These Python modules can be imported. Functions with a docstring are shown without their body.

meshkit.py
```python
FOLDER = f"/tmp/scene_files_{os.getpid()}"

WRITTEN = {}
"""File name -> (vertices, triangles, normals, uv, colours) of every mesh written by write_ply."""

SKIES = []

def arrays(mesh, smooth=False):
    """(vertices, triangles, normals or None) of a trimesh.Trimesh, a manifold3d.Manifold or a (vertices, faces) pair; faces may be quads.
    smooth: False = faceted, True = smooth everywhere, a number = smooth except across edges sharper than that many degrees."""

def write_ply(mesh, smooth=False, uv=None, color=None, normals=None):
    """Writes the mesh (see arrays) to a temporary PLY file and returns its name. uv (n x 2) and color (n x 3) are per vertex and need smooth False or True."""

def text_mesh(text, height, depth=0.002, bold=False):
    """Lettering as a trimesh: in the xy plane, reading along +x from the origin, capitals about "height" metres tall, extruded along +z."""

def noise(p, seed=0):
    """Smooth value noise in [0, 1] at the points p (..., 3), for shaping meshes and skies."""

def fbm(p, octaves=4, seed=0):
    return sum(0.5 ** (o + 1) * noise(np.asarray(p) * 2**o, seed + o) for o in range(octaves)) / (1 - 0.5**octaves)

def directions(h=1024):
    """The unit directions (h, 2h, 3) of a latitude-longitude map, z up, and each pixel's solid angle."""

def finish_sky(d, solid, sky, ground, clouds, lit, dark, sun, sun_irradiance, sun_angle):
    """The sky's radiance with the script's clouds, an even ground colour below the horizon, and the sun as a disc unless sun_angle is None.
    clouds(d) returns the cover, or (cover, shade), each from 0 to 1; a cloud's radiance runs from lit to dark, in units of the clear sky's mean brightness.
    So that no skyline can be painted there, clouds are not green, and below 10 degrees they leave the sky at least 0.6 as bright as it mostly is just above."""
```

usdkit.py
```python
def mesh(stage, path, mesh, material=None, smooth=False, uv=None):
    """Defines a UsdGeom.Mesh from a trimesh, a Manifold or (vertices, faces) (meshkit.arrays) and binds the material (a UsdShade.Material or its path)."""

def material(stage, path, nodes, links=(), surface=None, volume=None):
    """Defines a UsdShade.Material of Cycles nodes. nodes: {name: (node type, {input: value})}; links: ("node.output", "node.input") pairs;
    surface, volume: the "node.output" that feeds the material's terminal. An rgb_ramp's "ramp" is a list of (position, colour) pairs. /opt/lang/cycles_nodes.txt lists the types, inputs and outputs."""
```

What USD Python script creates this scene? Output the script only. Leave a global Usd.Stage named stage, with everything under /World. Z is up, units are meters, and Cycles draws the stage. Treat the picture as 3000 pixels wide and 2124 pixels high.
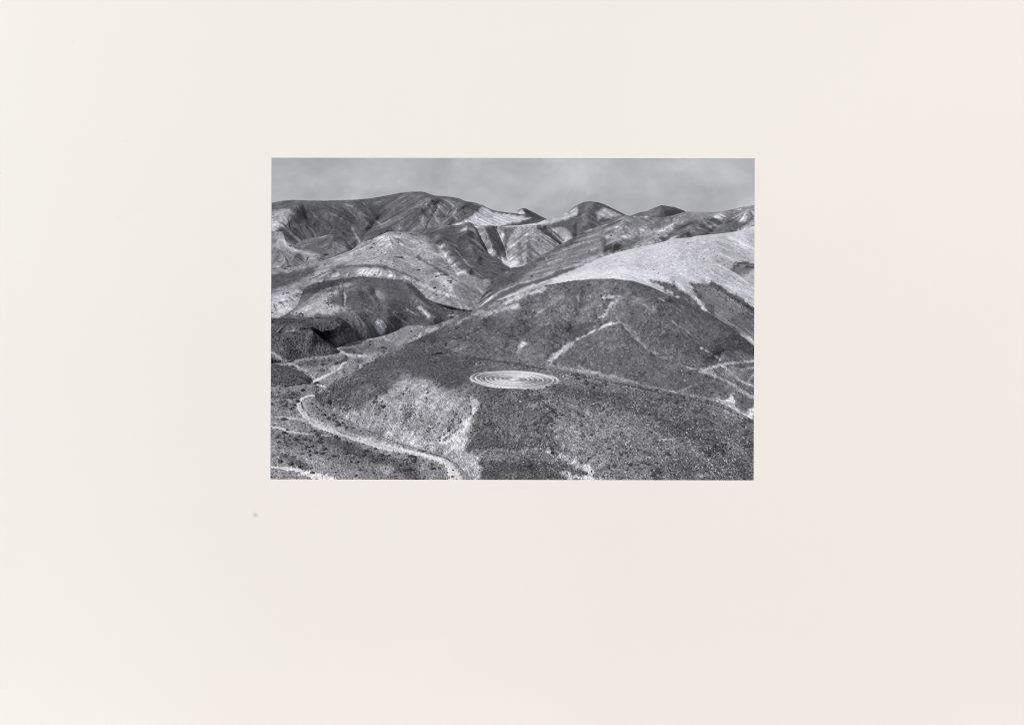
import math, random
import numpy as np
import trimesh
import usdkit, meshkit
from scipy.interpolate import RBFInterpolator, LinearNDInterpolator
from scipy.ndimage import map_coordinates, gaussian_filter
from shapely.geometry import Polygon
from pxr import Usd, UsdGeom, UsdLux, UsdShade, Gf, Sdf, Vt

random.seed(7)
RNG = np.random.default_rng(7)
stage = Usd.Stage.CreateInMemory()
UsdGeom.SetStageUpAxis(stage, UsdGeom.Tokens.z)
UsdGeom.SetStageMetersPerUnit(stage, 1.0)
world = UsdGeom.Xform.Define(stage, '/World')
stage.SetDefaultPrim(world.GetPrim())
UsdGeom.Scope.Define(stage, '/World/Looks')

# ------------------------------------------------------------------ camera
EYE = 60.0                         # height of the eye above datum, metres
cam = UsdGeom.Camera.Define(stage, '/World/camera')
cam.AddTranslateOp().Set(Gf.Vec3d(0, 0, EYE))
cam.AddRotateXOp().Set(90.0)       # level, looking along +Y
cam.CreateHorizontalApertureAttr(36.0)
cam.CreateVerticalApertureAttr(36.0 * 724 / 1024)
cam.CreateFocalLengthAttr(36.0 * 1713 / 3000)
cam.CreateVerticalApertureOffsetAttr(-282 / 3000 * 36.0)
cam.CreateClippingRangeAttr(Gf.Vec2f(0.1, 20000))
cam.CreateExposureAttr(0.0)

# ------------------------------------------------------------------ sky and sun
SUN = np.array([-0.53, -0.62, 0.62]); SUN /= np.linalg.norm(SUN)
elev, rot = math.asin(SUN[2]), math.atan2(SUN[0], SUN[1])
sky_mat = usdkit.material(stage, '/World/Looks/sky', {
    'tc': ('texture_coordinate', {}),
    'sky': ('sky_texture', {'sky_type': 'single_scattering', 'sun_disc': False, 'sun_elevation': elev, 'sun_rotation': rot}),
    'grey': ('hsv', {'saturation': 0.06}),
    'map': ('mapping', {'scale': (3.6, 3.6, 6.5), 'rotation': (0.1, 0.05, 0.3)}),
    'n': ('noise_texture', {'scale': 1.7, 'detail': 6.0, 'roughness': 0.6, 'distortion': 0.35}),
    'r': ('rgb_ramp', {'ramp': [(0.34, (2.55, 2.57, 2.76)), (0.5, (3.4, 3.43, 3.66)), (0.66, (4.5, 4.53, 4.76))]}),
    'm': ('mix_color', {'fac': 0.85, 'use_clamp': False}),
    'bg': ('background_shader', {'strength': 0.12}),
}, [('tc.generated', 'map.vector'), ('map.vector', 'n.vector'), ('n.fac', 'r.fac'), ('sky.color', 'grey.color'),
    ('grey.color', 'm.a'), ('r.color', 'm.b'), ('m.result', 'bg.color')], surface='bg.background')
dome = UsdLux.DomeLight.Define(stage, '/World/sky')
UsdShade.MaterialBindingAPI.Apply(dome.GetPrim()).Bind(sky_mat)
dome.GetPrim().SetCustomDataByKey('kind', 'structure')
dome.GetPrim().SetCustomDataByKey('label', 'pale grey sky with thin streaky high cloud above the hills')

sun = UsdLux.DistantLight.Define(stage, '/World/sun')
sun.CreateNormalizeAttr(True); sun.CreateIntensityAttr(1.06); sun.CreateAngleAttr(0.5)
sun.CreateColorAttr(Gf.Vec3f(1.0, 0.975, 0.94))
a = -SUN                           # the light shines along its local -z
sun.AddTransformOp().Set(Gf.Matrix4d().SetRotate(Gf.Rotation(Gf.Vec3d(0, 0, -1), Gf.Vec3d(*map(float, a)))))

# ------------------------------------------------------------------ helpers
USED = {}
def path(name, parent='/World'):
    k = (parent, name); n = USED.get(k, 0); USED[k] = n + 1
    return f'{parent}/{name}' if n == 0 else f'{parent}/{name}_{n:03d}'
def tag(prim, label=None, category=None, group=None, kind=None):
    p = prim.GetPrim() if hasattr(prim, 'GetPrim') else prim
    for k, v in (('label', label), ('category', category), ('group', group), ('kind', kind)):
        if v: p.SetCustomDataByKey(k, v)
    return p

# pixel grid of the survey: zx, zy measured on an enlargement of the view, F its focal length
F, CX, CY = 2710.0, 1139.0, 522.0
def P3(zx, zy, Y):
    zx, zy, Y = np.broadcast_arrays(np.asarray(zx, float), np.asarray(zy, float), np.asarray(Y, float))
    return np.stack([(zx - CX) / F * Y, Y, EYE - (zy - CY) / F * Y], -1)
def yz(zy, Z): return (EYE - Z) * F / (zy - CY)
def Z_(*pts): return [(x, y, yz(y, z)) for x, y, z in pts]     # ground points known by height

def smooth(e0, e1, x):
    t = np.clip((x - e0) / (e1 - e0), 0, 1); return t * t * (3 - 2 * t)
def n2(x, y, s, seed=0, o=3):
    return meshkit.fbm(np.stack([x / s, y / s, np.full_like(x, seed * 7.31)], -1), o, seed) - 0.5
def seg_dist(x, y, pts):
    best = np.full(x.shape, 1e9)
    for (x0, y0), (x1, y1) in zip(pts[:-1], pts[1:]):
        dx, dy = x1 - x0, y1 - y0
        t = np.clip(((x - x0) * dx + (y - y0) * dy) / max(dx * dx + dy * dy, 1e-9), 0, 1)
        best = np.minimum(best, np.hypot(x - x0 - t * dx, y - y0 - t * dy))
    return best
def inside(x, y, pts):
    c = np.zeros(x.shape, bool); n = len(pts)
    for i in range(n):
        (x0, y0), (x1, y1) = pts[i], pts[(i + 1) % n]
        if y0 == y1: continue
        c ^= ((y0 > y) != (y1 > y)) & (x < (x1 - x0) * (y - y0) / (y1 - y0) + x0)
    return c

# ------------------------------------------------------------------ ground materials
def ground_material(name, size, contrast, bump):
    return usdkit.material(stage, f'/World/Looks/{name}', {
        'tone': ('attribute', {'attribute': 'tone'}),
        'g': ('geometry', {}),
        'n1': ('noise_texture', {'scale': 1 / size, 'detail': 3.0, 'roughness': 0.65}),
        'n2': ('noise_texture', {'scale': 0.22 / size, 'detail': 4.0, 'roughness': 0.6}),
        'r1': ('rgb_ramp', {'ramp': [(0.33, (1 - contrast,) * 3), (0.5, (1, 1, 1)), (0.66, (1 + 1.5 * contrast,) * 3)]}),
        'r2': ('rgb_ramp', {'ramp': [(0.3, (0.8, 0.8, 0.8)), (0.7, (1.2, 1.2, 1.2))]}),
        'a': ('mix_color', {'blend_type': 'multiply', 'fac': 1.0, 'use_clamp': False}),
        'b': ('mix_color', {'blend_type': 'multiply', 'fac': 1.0, 'use_clamp': False}),
        'bump': ('bump', {'strength': 0.6, 'distance': bump}),
        'p': ('principled_bsdf', {'roughness': 0.95, 'specular_ior_level': 0.1}),
    }, [('g.position', 'n1.vector'), ('g.position', 'n2.vector'), ('n1.fac', 'r1.fac'), ('n2.fac', 'r2.fac'),
        ('tone.color', 'a.a'), ('r1.color', 'a.b'), ('a.result', 'b.a'), ('r2.color', 'b.b'), ('b.result', 'p.base_color'),
        ('n1.fac', 'bump.height'), ('bump.normal', 'p.normal')], surface='p.BSDF')
GM = {'near': ground_material('stony_ground_near', 0.34, 0.46, 0.22),
      'mid': ground_material('stony_ground_mid', 1.0, 0.3, 0.3),
      'far': ground_material('stony_ground_far', 2.6, 0.28, 0.9)}
TINT = np.array([0.975, 0.98, 1.08])

# ------------------------------------------------------------------ terrain units
STEP = 2.6
UNITS = {}
RELIEF = {'F': 0.5, 'H': 0.3, 'K': 0.45, 'A': 0.22, 'D': 0.3, 'M': 0.5, 'L': 0.4, 'V': 0.8, 'E': 0.4}
def lic(noise, u, v, L):
    out = noise.copy(); w = 1.0
    for s in (1, -1):
        r, c = np.meshgrid(np.arange(noise.shape[0], dtype=float), np.arange(noise.shape[1], dtype=float), indexing='ij')
        for k in range(L):
            du = map_coordinates(u, [r, c], order=1, mode='nearest'); dv = map_coordinates(v, [r, c], order=1, mode='nearest')
            c = c + s * du; r = r + s * dv
            out += map_coordinates(noise, [r, c], order=1, mode='reflect')
    out = out - out.mean()
    return out / out.std()

def unit(key, name, label, T, B, ctrl, base, paint=(), strokes=(), mat='far', rills=0.0, streak=0.0, rough=0.0, rscale=30.0,
         rnd=0.0, strata=0.0, jag=1.0, Ls=22, fine=0.0, under=0.0, grain=1.0, calm=None, weld=None, seed=0):
    T, B = np.array(T, float), np.array(B, float)
    x0, x1 = T[0, 0], T[-1, 0]
    nc = int((x1 - x0) / STEP) + 1
    cx = np.linspace(x0, x1, nc); ctrl = np.array(ctrl, float)
    if x0 <= 5:                                               # the ground goes on beyond the opening
        cx = np.r_[np.linspace(x0 - 700, x0, 60)[:-1], cx]; e = ctrl[ctrl[:, 0] < x0 + 110]
        ctrl = np.concatenate([ctrl, e - [800, 0, 0]])
    if x1 >= 2280:
        cx = np.r_[cx, np.linspace(x1, x1 + 700, 60)[1:]]; e = ctrl[(ctrl[:, 0] > x1 - 110) & (ctrl[:, 0] <= x1 + 5)]
        ctrl = np.concatenate([ctrl, e + [800, 0, 0]])
    nc = len(cx)
    top = np.interp(cx, T[:, 0], T[:, 1]); bot = np.maximum(np.interp(cx, B[:, 0], B[:, 1]), top + 4)
    top = gaussian_filter(top, 1.5, mode='nearest') + jag * 2.2 * n2(cx, cx * 0, 14.0, seed + 3, 3)
    nr = int((bot - top).max() / STEP) + 2
    t = np.linspace(0, 1, nr)[:, None]
    zx = np.broadcast_to(cx, (nr, nc)).copy(); zy = top + (bot - top) * t
    rbf = RBFInterpolator(ctrl[:, :2] / 500, 1000 / ctrl[:, 2], kernel='thin_plate_spline', smoothing=2e-4)
    def disp(x, y):
        q = np.stack([np.ravel(x), np.ravel(y)], -1) / 500
        return np.concatenate([rbf(q[i:i + 60000]) for i in range(0, len(q), 60000)]).reshape(np.shape(x))
    d = disp(zx, zy)
    if under: d = d * (1 - under * smooth(26, 0, bot - zy) * smooth(190, 245, zx))
    if rnd: d = d * (1 - rnd * np.exp(-(zy - top) / 14.0))
    d = np.maximum(d, 0.3); Y = 1000 / d
    def normals(Pt):
        pu = np.gradient(Pt, axis=1); pv = np.gradient(Pt, axis=0)
        n = np.cross(pu, pv); l = np.linalg.norm(n, axis=-1, keepdims=True); n = n / np.maximum(l, 1e-9)
        n = np.where(n[..., 2:3] < 0, -n, n)
        return n, pu, pv
    def lift(h):                                              # move the surface h metres along its normal
        nonlocal Y
        Pt = P3(zx, zy, Y); n, _, _ = normals(Pt)
        view = np.array([0, 0, EYE]) - Pt; view /= np.linalg.norm(view, axis=-1, keepdims=True)
        c = np.clip(np.abs((n * view).sum(-1)), 0.22, 1)
        if weld: h = h * smooth(0, 34, (zy - top) if weld == 'top' else (bot - zy))
        Y = Y - h * (calm(zx, zy) if calm else 1.0) / c
    wf = {'near': 1.2, 'mid': 0.8, 'far': 0.35}[mat]
    wx = zx + wf * (16 * n2(zx, zy, 55, seed + 11) + 13 * n2(zx, zy, 16, seed + 13)); wy = zy + wf * (9 * n2(zx, zy, 40, seed + 12) + 8 * n2(zx, zy, 13, seed + 14))
    brk, wid = n2(zx, zy, 30, seed + 15, 4), n2(zx, zy, 22, seed + 16, 4)
    if strokes:
        h = np.zeros_like(zx)
        for pts, width, hh in strokes:
            h += RELIEF.get(key, 0.5) * hh * np.exp(-(seg_dist(zx + 0.35 * (wx - zx), zy + 0.35 * (wy - zy), pts) / (width * (1.35 if key == 'F' else 1.0))) ** 2)
        lift(h)
    Pt = P3(zx, zy, Y)
    if rough:
        q = Pt / rscale; lift(rough * 2 * (meshkit.fbm(q, 5, seed + 20) - 0.5)); Pt = P3(zx, zy, Y)
    # rills run down the fall line
    n, pu, pv = normals(np.stack([gaussian_filter(Pt[..., k], 3, mode='nearest') for k in range(3)], -1))
    E, Fm, G = (pu * pu).sum(-1), (pu * pv).sum(-1), (pv * pv).sum(-1); det = np.maximum(E * G - Fm * Fm, 1e-9)
    gu = -(G * pu[..., 2] - Fm * pv[..., 2]) / det; gv = -(E * pv[..., 2] - Fm * pu[..., 2]) / det
    gl = np.maximum(np.hypot(gu, gv), 1e-9); gu, gv = gu / gl, gv / gl
    gu, gv = gaussian_filter(gu, 2), gaussian_filter(gv, 2)
    slope = np.sqrt(np.clip(1 - n[..., 2] ** 2, 0, 1))
    g2 = np.random.default_rng(seed + 5)
    wn = gaussian_filter(g2.standard_normal(zx.shape), 0.8)
    L1 = lic(gaussian_filter(wn, 0.7), gu, gv, Ls); L2 = lic(gaussian_filter(g2.standard_normal(zx.shape), 2.4), gu, gv, Ls * 2)
    steep = smooth(0.12, 0.4, slope)
    if rills: lift(0.55 * rills * steep * (0.35 * L1 + 0.65 * L2)); Pt = P3(zx, zy, Y)
    tone = np.full(zx.shape, float(base))
    for kind, geo, *rest in paint:
        if kind == 'cline': width, val, soft = rest; sd = seg_dist(zx + 0.35 * (wx - zx), zy + 0.35 * (wy - zy), geo) - width * (1 + 1.2 * wid)
        elif kind == 'line': width, val, soft = rest; width = width * 1.1 + 0.4; sd = seg_dist(wx, wy, geo) - np.maximum(width * (1 + 2.6 * wid), 0)
        elif kind == 'poly':
            val, soft = rest; sd = seg_dist(wx, wy, list(geo) + [geo[0]]); sd = np.where(inside(wx, wy, geo), -sd, sd)
        else:
            rx, ry, val, soft = rest; sd = (np.hypot((wx - geo[0]) / rx, (wy - geo[1]) / ry) - 1) * min(rx, ry)
        nz = soft * (2.4 * n2(zx, zy, max(soft * 1.6, 7), seed + 31, 5) + 1.6 * brk + 0.2 * L1 * steep)
        al = 1 - smooth(-soft, soft, sd + nz)
        if kind == 'line' and rest[0] < 11: al = al * (0.4 + 0.6 * smooth(-0.24, -0.02, brk + 0.05))
        tone = np.exp(np.log(tone) * (1 - al) + math.log(val) * al)
    ln = np.log(tone)
    ln += 1.5 * streak * steep * (0.85 * L1 + 0.2 * L2 + 0.5 * np.maximum(L1 - 0.9, 0))
    kk = {'near': 1.0, 'mid': 0.8, 'far': 0.65}[mat]
    ln += grain * (0.75 * n2(zx, zy, 75, seed + 41, 5) + kk * 0.7 * n2(zx, zy, 13, seed + 42, 3) + kk * 0.45 * (0.35 + 2.2 * np.clip(n2(zx, zy, 50, seed + 43, 3) + 0.25, 0, 1)) * gaussian_filter(g2.standard_normal(zx.shape), 0.9))
    if strata:
        zz = Pt[..., 2] + 3 * (meshkit.fbm(Pt / 60, 3, seed) - 0.5)
        b = meshkit.fbm(np.stack([zz / 5.0, zz * 0, zz * 0 + seed], -1), 3, seed) - 0.5
        ln += strata * b * 2
    if fine:
        lift(fine * g2.standard_normal(zx.shape) * 0.6 + fine * gaussian_filter(g2.standard_normal(zx.shape), 1.0) * 2.2); Pt = P3(zx, zy, Y)
    tone = np.clip(np.exp(ln), 0.03, 0.56)
    # hidden continuation: the back of the ridge and a skirt below the foot
    back, bt = [], []
    r0 = Pt[0]; Y0 = r0[:, 1]; base_drop = np.maximum((top - CY) / F, 0)
    for k in (5, 4, 3, 2, 1):
        dy = Y0 * 0.02 * k ** 1.5
        dz = dy * (base_drop + 0.04 + 0.10 * k) if weld != 'top' else dy * np.where(cx < 720, base_drop + 0.2, 0.03)
        back.append(np.stack([r0[:, 0] * (1 + dy / Y0), Y0 + dy, r0[:, 2] - dz], -1)); bt.append(tone[0])
    skirt, stn = [], []
    for k in range(1, 6):
        yb = bot + 6.0 * k; db = 1000 / Y[-1] * (1 - 0.006 * k * k)
        skirt.append(P3(cx, yb, 1000 / db)); stn.append(tone[-1])
    V = np.concatenate([np.stack(back), Pt, np.stack(skirt)], 0); tn = np.concatenate([np.stack(bt), tone, np.stack(stn)], 0)
    R, C = tn.shape; idx = np.arange(R * C).reshape(R, C)
    f = np.concatenate([np.stack([idx[:-1, :-1], idx[1:, :-1], idx[1:, 1:]], -1).reshape(-1, 3), np.stack([idx[:-1, :-1], idx[1:, 1:], idx[:-1, 1:]], -1).reshape(-1, 3)])
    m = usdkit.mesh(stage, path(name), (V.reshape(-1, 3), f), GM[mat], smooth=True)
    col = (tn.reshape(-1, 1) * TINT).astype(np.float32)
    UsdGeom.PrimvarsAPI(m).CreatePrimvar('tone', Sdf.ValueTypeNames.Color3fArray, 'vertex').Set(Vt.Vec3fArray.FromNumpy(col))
    tag(m, label, None, None, 'structure')
    UNITS[key] = dict(zx=zx, zy=zy, P=Pt, Y=Y, tone=tone, top=top, bot=bot, cx=cx, slope=slope)
    return m
def at(key, x, y):
    """point of the ground of a unit seen at survey position x, y"""
    u = UNITS[key]; c = np.interp(x, u['cx'], np.arange(len(u['cx'])))
    tp, bt = np.interp(x, u['cx'], u['top']), np.interp(x, u['cx'], u['bot'])
    r = np.clip((y - tp) / (bt - tp), 0, 1) * (u['Y'].shape[0] - 1)
    Y = map_coordinates(u['Y'], [np.atleast_1d(r), np.atleast_1d(c)], order=1, mode='nearest')
    return P3(np.atleast_1d(x), np.atleast_1d(y), Y)

K_, D_, M_, L_, S_, W_ = 0.05, 0.075, 0.125, 0.24, 0.36, 0.5

unit('A', 'hill', 'long dark far hill with streaked gullied bowl and pale right shoulder against the sky',
  [(0,238),(24,229),(79,219),(124,215.5),(193,218),(259,219),(345,217),(414,214.5),(483,208),(552,196.5),(621,183),(672,177.6),(721,176.5),(736,180),(759,189),(783,196),(828,198),(890,207),(925,222),(973,229),(1001,238),(1028,253),(1063,265.5),(1118,274),(1142,275),(1190,284),(1225,296),(1277,304),(1310,307)],
  [(0,480),(200,480),(430,455),(520,410),(700,390),(870,360),(1000,350),(1310,345)],
  [(24,229,1000),(124,215,1000),(259,219,1040),(414,214,1090),(552,196,1110),(721,176,1080),(783,196,1040),(925,222,1080),(1063,265,1150),(1142,275,1230),(1300,306,1300),
   (22,360,800),(100,360,830),(200,330,880),(300,330,900),(430,430,780),(430,380,860),(520,300,1010),(560,360,900),(640,320,930),(740,350,860),(840,300,960),(880,340,900),(1000,330,960),(1100,335,1000),(1290,335,1100),(0,480,720),(300,470,760),(600,400,840)],
  0.082,
  [('poly',[(0,262),(75,260),(112,258),(135,280),(110,330),(85,358),(0,362)],0.26,8),('poly',[(0,300),(62,308),(60,350),(0,358)],0.42,8),
   ('cline',[(165,245),(183,275),(200,312),(192,332)],5,0.27,5),('cline',[(372,237),(398,246)],3,0.25,4),('cline',[(398,345),(415,380),(432,408)],5,0.25,5),
   ('line',[(498,308),(530,325)],2,0.2,4),('poly',[(700,355),(720,300),(770,240),(850,210),(920,225),(900,270),(840,320),(800,345)],0.12,12),
   ('cline',[(745,345),(762,300),(800,245)],4,0.26,5),('cline',[(745,340),(712,295)],3,0.2,5),('cline',[(835,335),(880,290),(925,250)],3,0.2,5),
   ('poly',[(862,332),(905,318),(960,280),(1000,246),(1030,260),(1060,272),(1120,280),(1190,290),(1225,302),(1215,308),(1170,316),(1080,337),(900,345)],0.5,6),
   ('cline',[(870,318),(905,300),(940,282)],5,0.1,5),('cline',[(1001,238),(1028,253),(1063,265),(1118,274)],3,0.08,2),('cline',[(1190,318),(1240,305),(1300,306)],5,0.07,3),
   ('poly',[(40,380),(120,300),(140,250),(200,235),(300,260),(400,380),(420,420),(240,390),(170,400)],0.065,12)],
  [([(783,196),(720,250),(640,300),(520,372),(450,410)],26,34),([(400,216),(450,280),(470,330)],22,18),([(259,219),(300,290),(370,360)],24,14),([(150,216),(140,290),(120,350)],22,8),
   ([(183,334),(231,321),(255,324),(300,348),(345,365)],16,14),([(172,240),(200,320)],10,-12),([(430,425),(480,350),(560,270)],16,-22),([(925,225),(860,290),(830,335)],16,20),([(745,345),(790,260)],9,-12),([(1001,240),(940,290),(880,335)],14,8)],
  'far', rills=1.6, streak=0.2, rough=4, rscale=120, rnd=0.05, seed=1)

unit('A2', 'hill', 'small pointed far peak with shade painted on its right flank between the two summits',
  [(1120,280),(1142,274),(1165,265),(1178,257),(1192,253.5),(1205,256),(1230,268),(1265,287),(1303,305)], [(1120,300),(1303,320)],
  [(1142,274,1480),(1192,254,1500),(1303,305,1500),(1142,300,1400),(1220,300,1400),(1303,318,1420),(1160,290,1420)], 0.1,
  [('poly',[(1130,270),(1185,262),(1205,280),(1150,290)],0.4,5),('poly',[(1200,255),(1303,305),(1250,306),(1215,280)],0.065,5)], [([(1192,254),(1205,300)],14,25)], 'far', rills=1, streak=0.15, rnd=0.03, seed=2)  # pale left and dark right flank: sun and shade painted into the tone

unit('B', 'hill', 'rounded far dome with pale flanks and dark middle at the centre of the skyline',
  [(1060,344),(1083,338.5),(1180,333),(1259,321),(1297,305),(1345,298),(1397,272),(1428,247),(1452,234),(1477,224),(1500,221.5),(1537,226),(1572,238),(1606,255),(1641,272),(1668,285.5),(1720,300)],
  [(1060,365),(1290,370),(1380,440),(1450,420),(1560,350),(1720,330)],
  [(1083,339,900),(1180,334,920),(1297,305,1040),(1397,272,1130),(1500,222,1180),(1606,255,1180),(1668,286,1160),(1290,345,930),(1350,345,950),(1400,395,860),(1450,330,990),(1520,310,1050),(1600,310,1080),(1380,430,820),(1560,350,1000),(1700,320,1080),(1100,360,860)],
  0.085,
  [('poly',[(1255,324),(1300,304),(1400,270),(1440,238),(1440,282),(1400,303),(1345,318),(1275,336)],0.4,8),('poly',[(1562,250),(1600,262),(1652,286),(1600,300),(1540,302),(1528,275)],0.38,9),
   ('line',[(1070,342),(1260,327),(1300,312)],6,0.5,3),('poly',[(1305,352),(1340,342),(1390,345),(1415,368),(1424,392),(1380,422),(1345,395)],0.27,7),('line',[(1500,232),(1490,270),(1480,310)],16,0.13,14),('line',[(1428,247),(1500,223),(1572,238),(1660,283)],4,0.08,4)],
  [([(1500,222),(1480,300)],40,8),([(1325,345),(1380,370),(1420,395)],24,14),([(1440,330),(1440,385)],12,-10),([(1300,345),(1370,410)],10,-14)], 'far', rills=1.3, streak=0.16, rough=2, rscale=90, rnd=0.05, seed=3)

unit('C', 'hill', 'low black topped far knoll with a painted shadow patch, right of the dome',
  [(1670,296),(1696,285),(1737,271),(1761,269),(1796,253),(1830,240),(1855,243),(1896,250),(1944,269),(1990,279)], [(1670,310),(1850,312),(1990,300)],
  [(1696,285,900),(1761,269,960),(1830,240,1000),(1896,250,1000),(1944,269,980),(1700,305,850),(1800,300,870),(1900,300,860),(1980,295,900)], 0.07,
  [('poly',[(1680,290),(1760,270),(1830,244),(1840,262),(1800,290)],0.12,8),('poly',[(1845,270),(1900,258),(1944,270),(1900,288),(1850,292)],0.035,5)], [], 'far', rills=1, streak=0.12, rnd=0.03, seed=4)  # darkest patch right of the top is shadow painted into the tone

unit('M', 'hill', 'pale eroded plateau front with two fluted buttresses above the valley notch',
  [(940,330),(963,326),(983,333),(1052,334),(1087,338),(1170,340),(1200,334),(1242,333),(1270,340),(1311,372),(1345,396.5),(1376,419),(1420,440)], [(940,480),(1050,530),(1135,560),(1250,540),(1420,470)],
  [(963,328,800),(1052,334,830),(1087,338,850),(1170,340,830),(1242,333,800),(1311,372,790),(1376,419,780),(1000,430,720),(1050,450,690),(1104,445,735),(1135,530,610),(1200,430,700),(1242,420,700),(1250,490,640),(1320,430,720),(1104,345,850),(1020,390,730),(1400,450,760)],
  0.25,
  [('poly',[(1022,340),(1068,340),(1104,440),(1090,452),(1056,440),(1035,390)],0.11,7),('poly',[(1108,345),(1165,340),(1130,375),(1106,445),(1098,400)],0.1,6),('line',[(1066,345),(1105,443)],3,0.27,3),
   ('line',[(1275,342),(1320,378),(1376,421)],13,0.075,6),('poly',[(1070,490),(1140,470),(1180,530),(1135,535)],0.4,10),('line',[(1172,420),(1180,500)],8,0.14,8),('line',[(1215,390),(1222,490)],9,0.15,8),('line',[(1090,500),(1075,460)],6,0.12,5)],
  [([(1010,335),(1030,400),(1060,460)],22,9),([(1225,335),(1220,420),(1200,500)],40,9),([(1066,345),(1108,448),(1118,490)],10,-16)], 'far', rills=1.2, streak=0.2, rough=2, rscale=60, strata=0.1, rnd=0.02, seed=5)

unit('N2', 'hill', 'small dark hump at the foot of the far left hill',
  [(140,418),(169,402),(241,386),(300,374),(331,377.6),(362,396.5),(385,425),(410,452)], [(140,450),(200,475),(290,500),(410,480)],
  [(169,402,720),(241,386,735),(300,374,740),(362,396,730),(400,445,700),(200,440,660),(290,480,610),(330,440,660),(390,460,650),(150,430,690)], 0.1,
  [('poly',[(310,410),(365,405),(390,450),(330,465)],0.2,10),('line',[(175,402),(300,380)],8,0.13,6)], [([(300,376),(320,470)],28,8)], 'far', rills=1.2, streak=0.16, rnd=0.04, seed=6)

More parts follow.
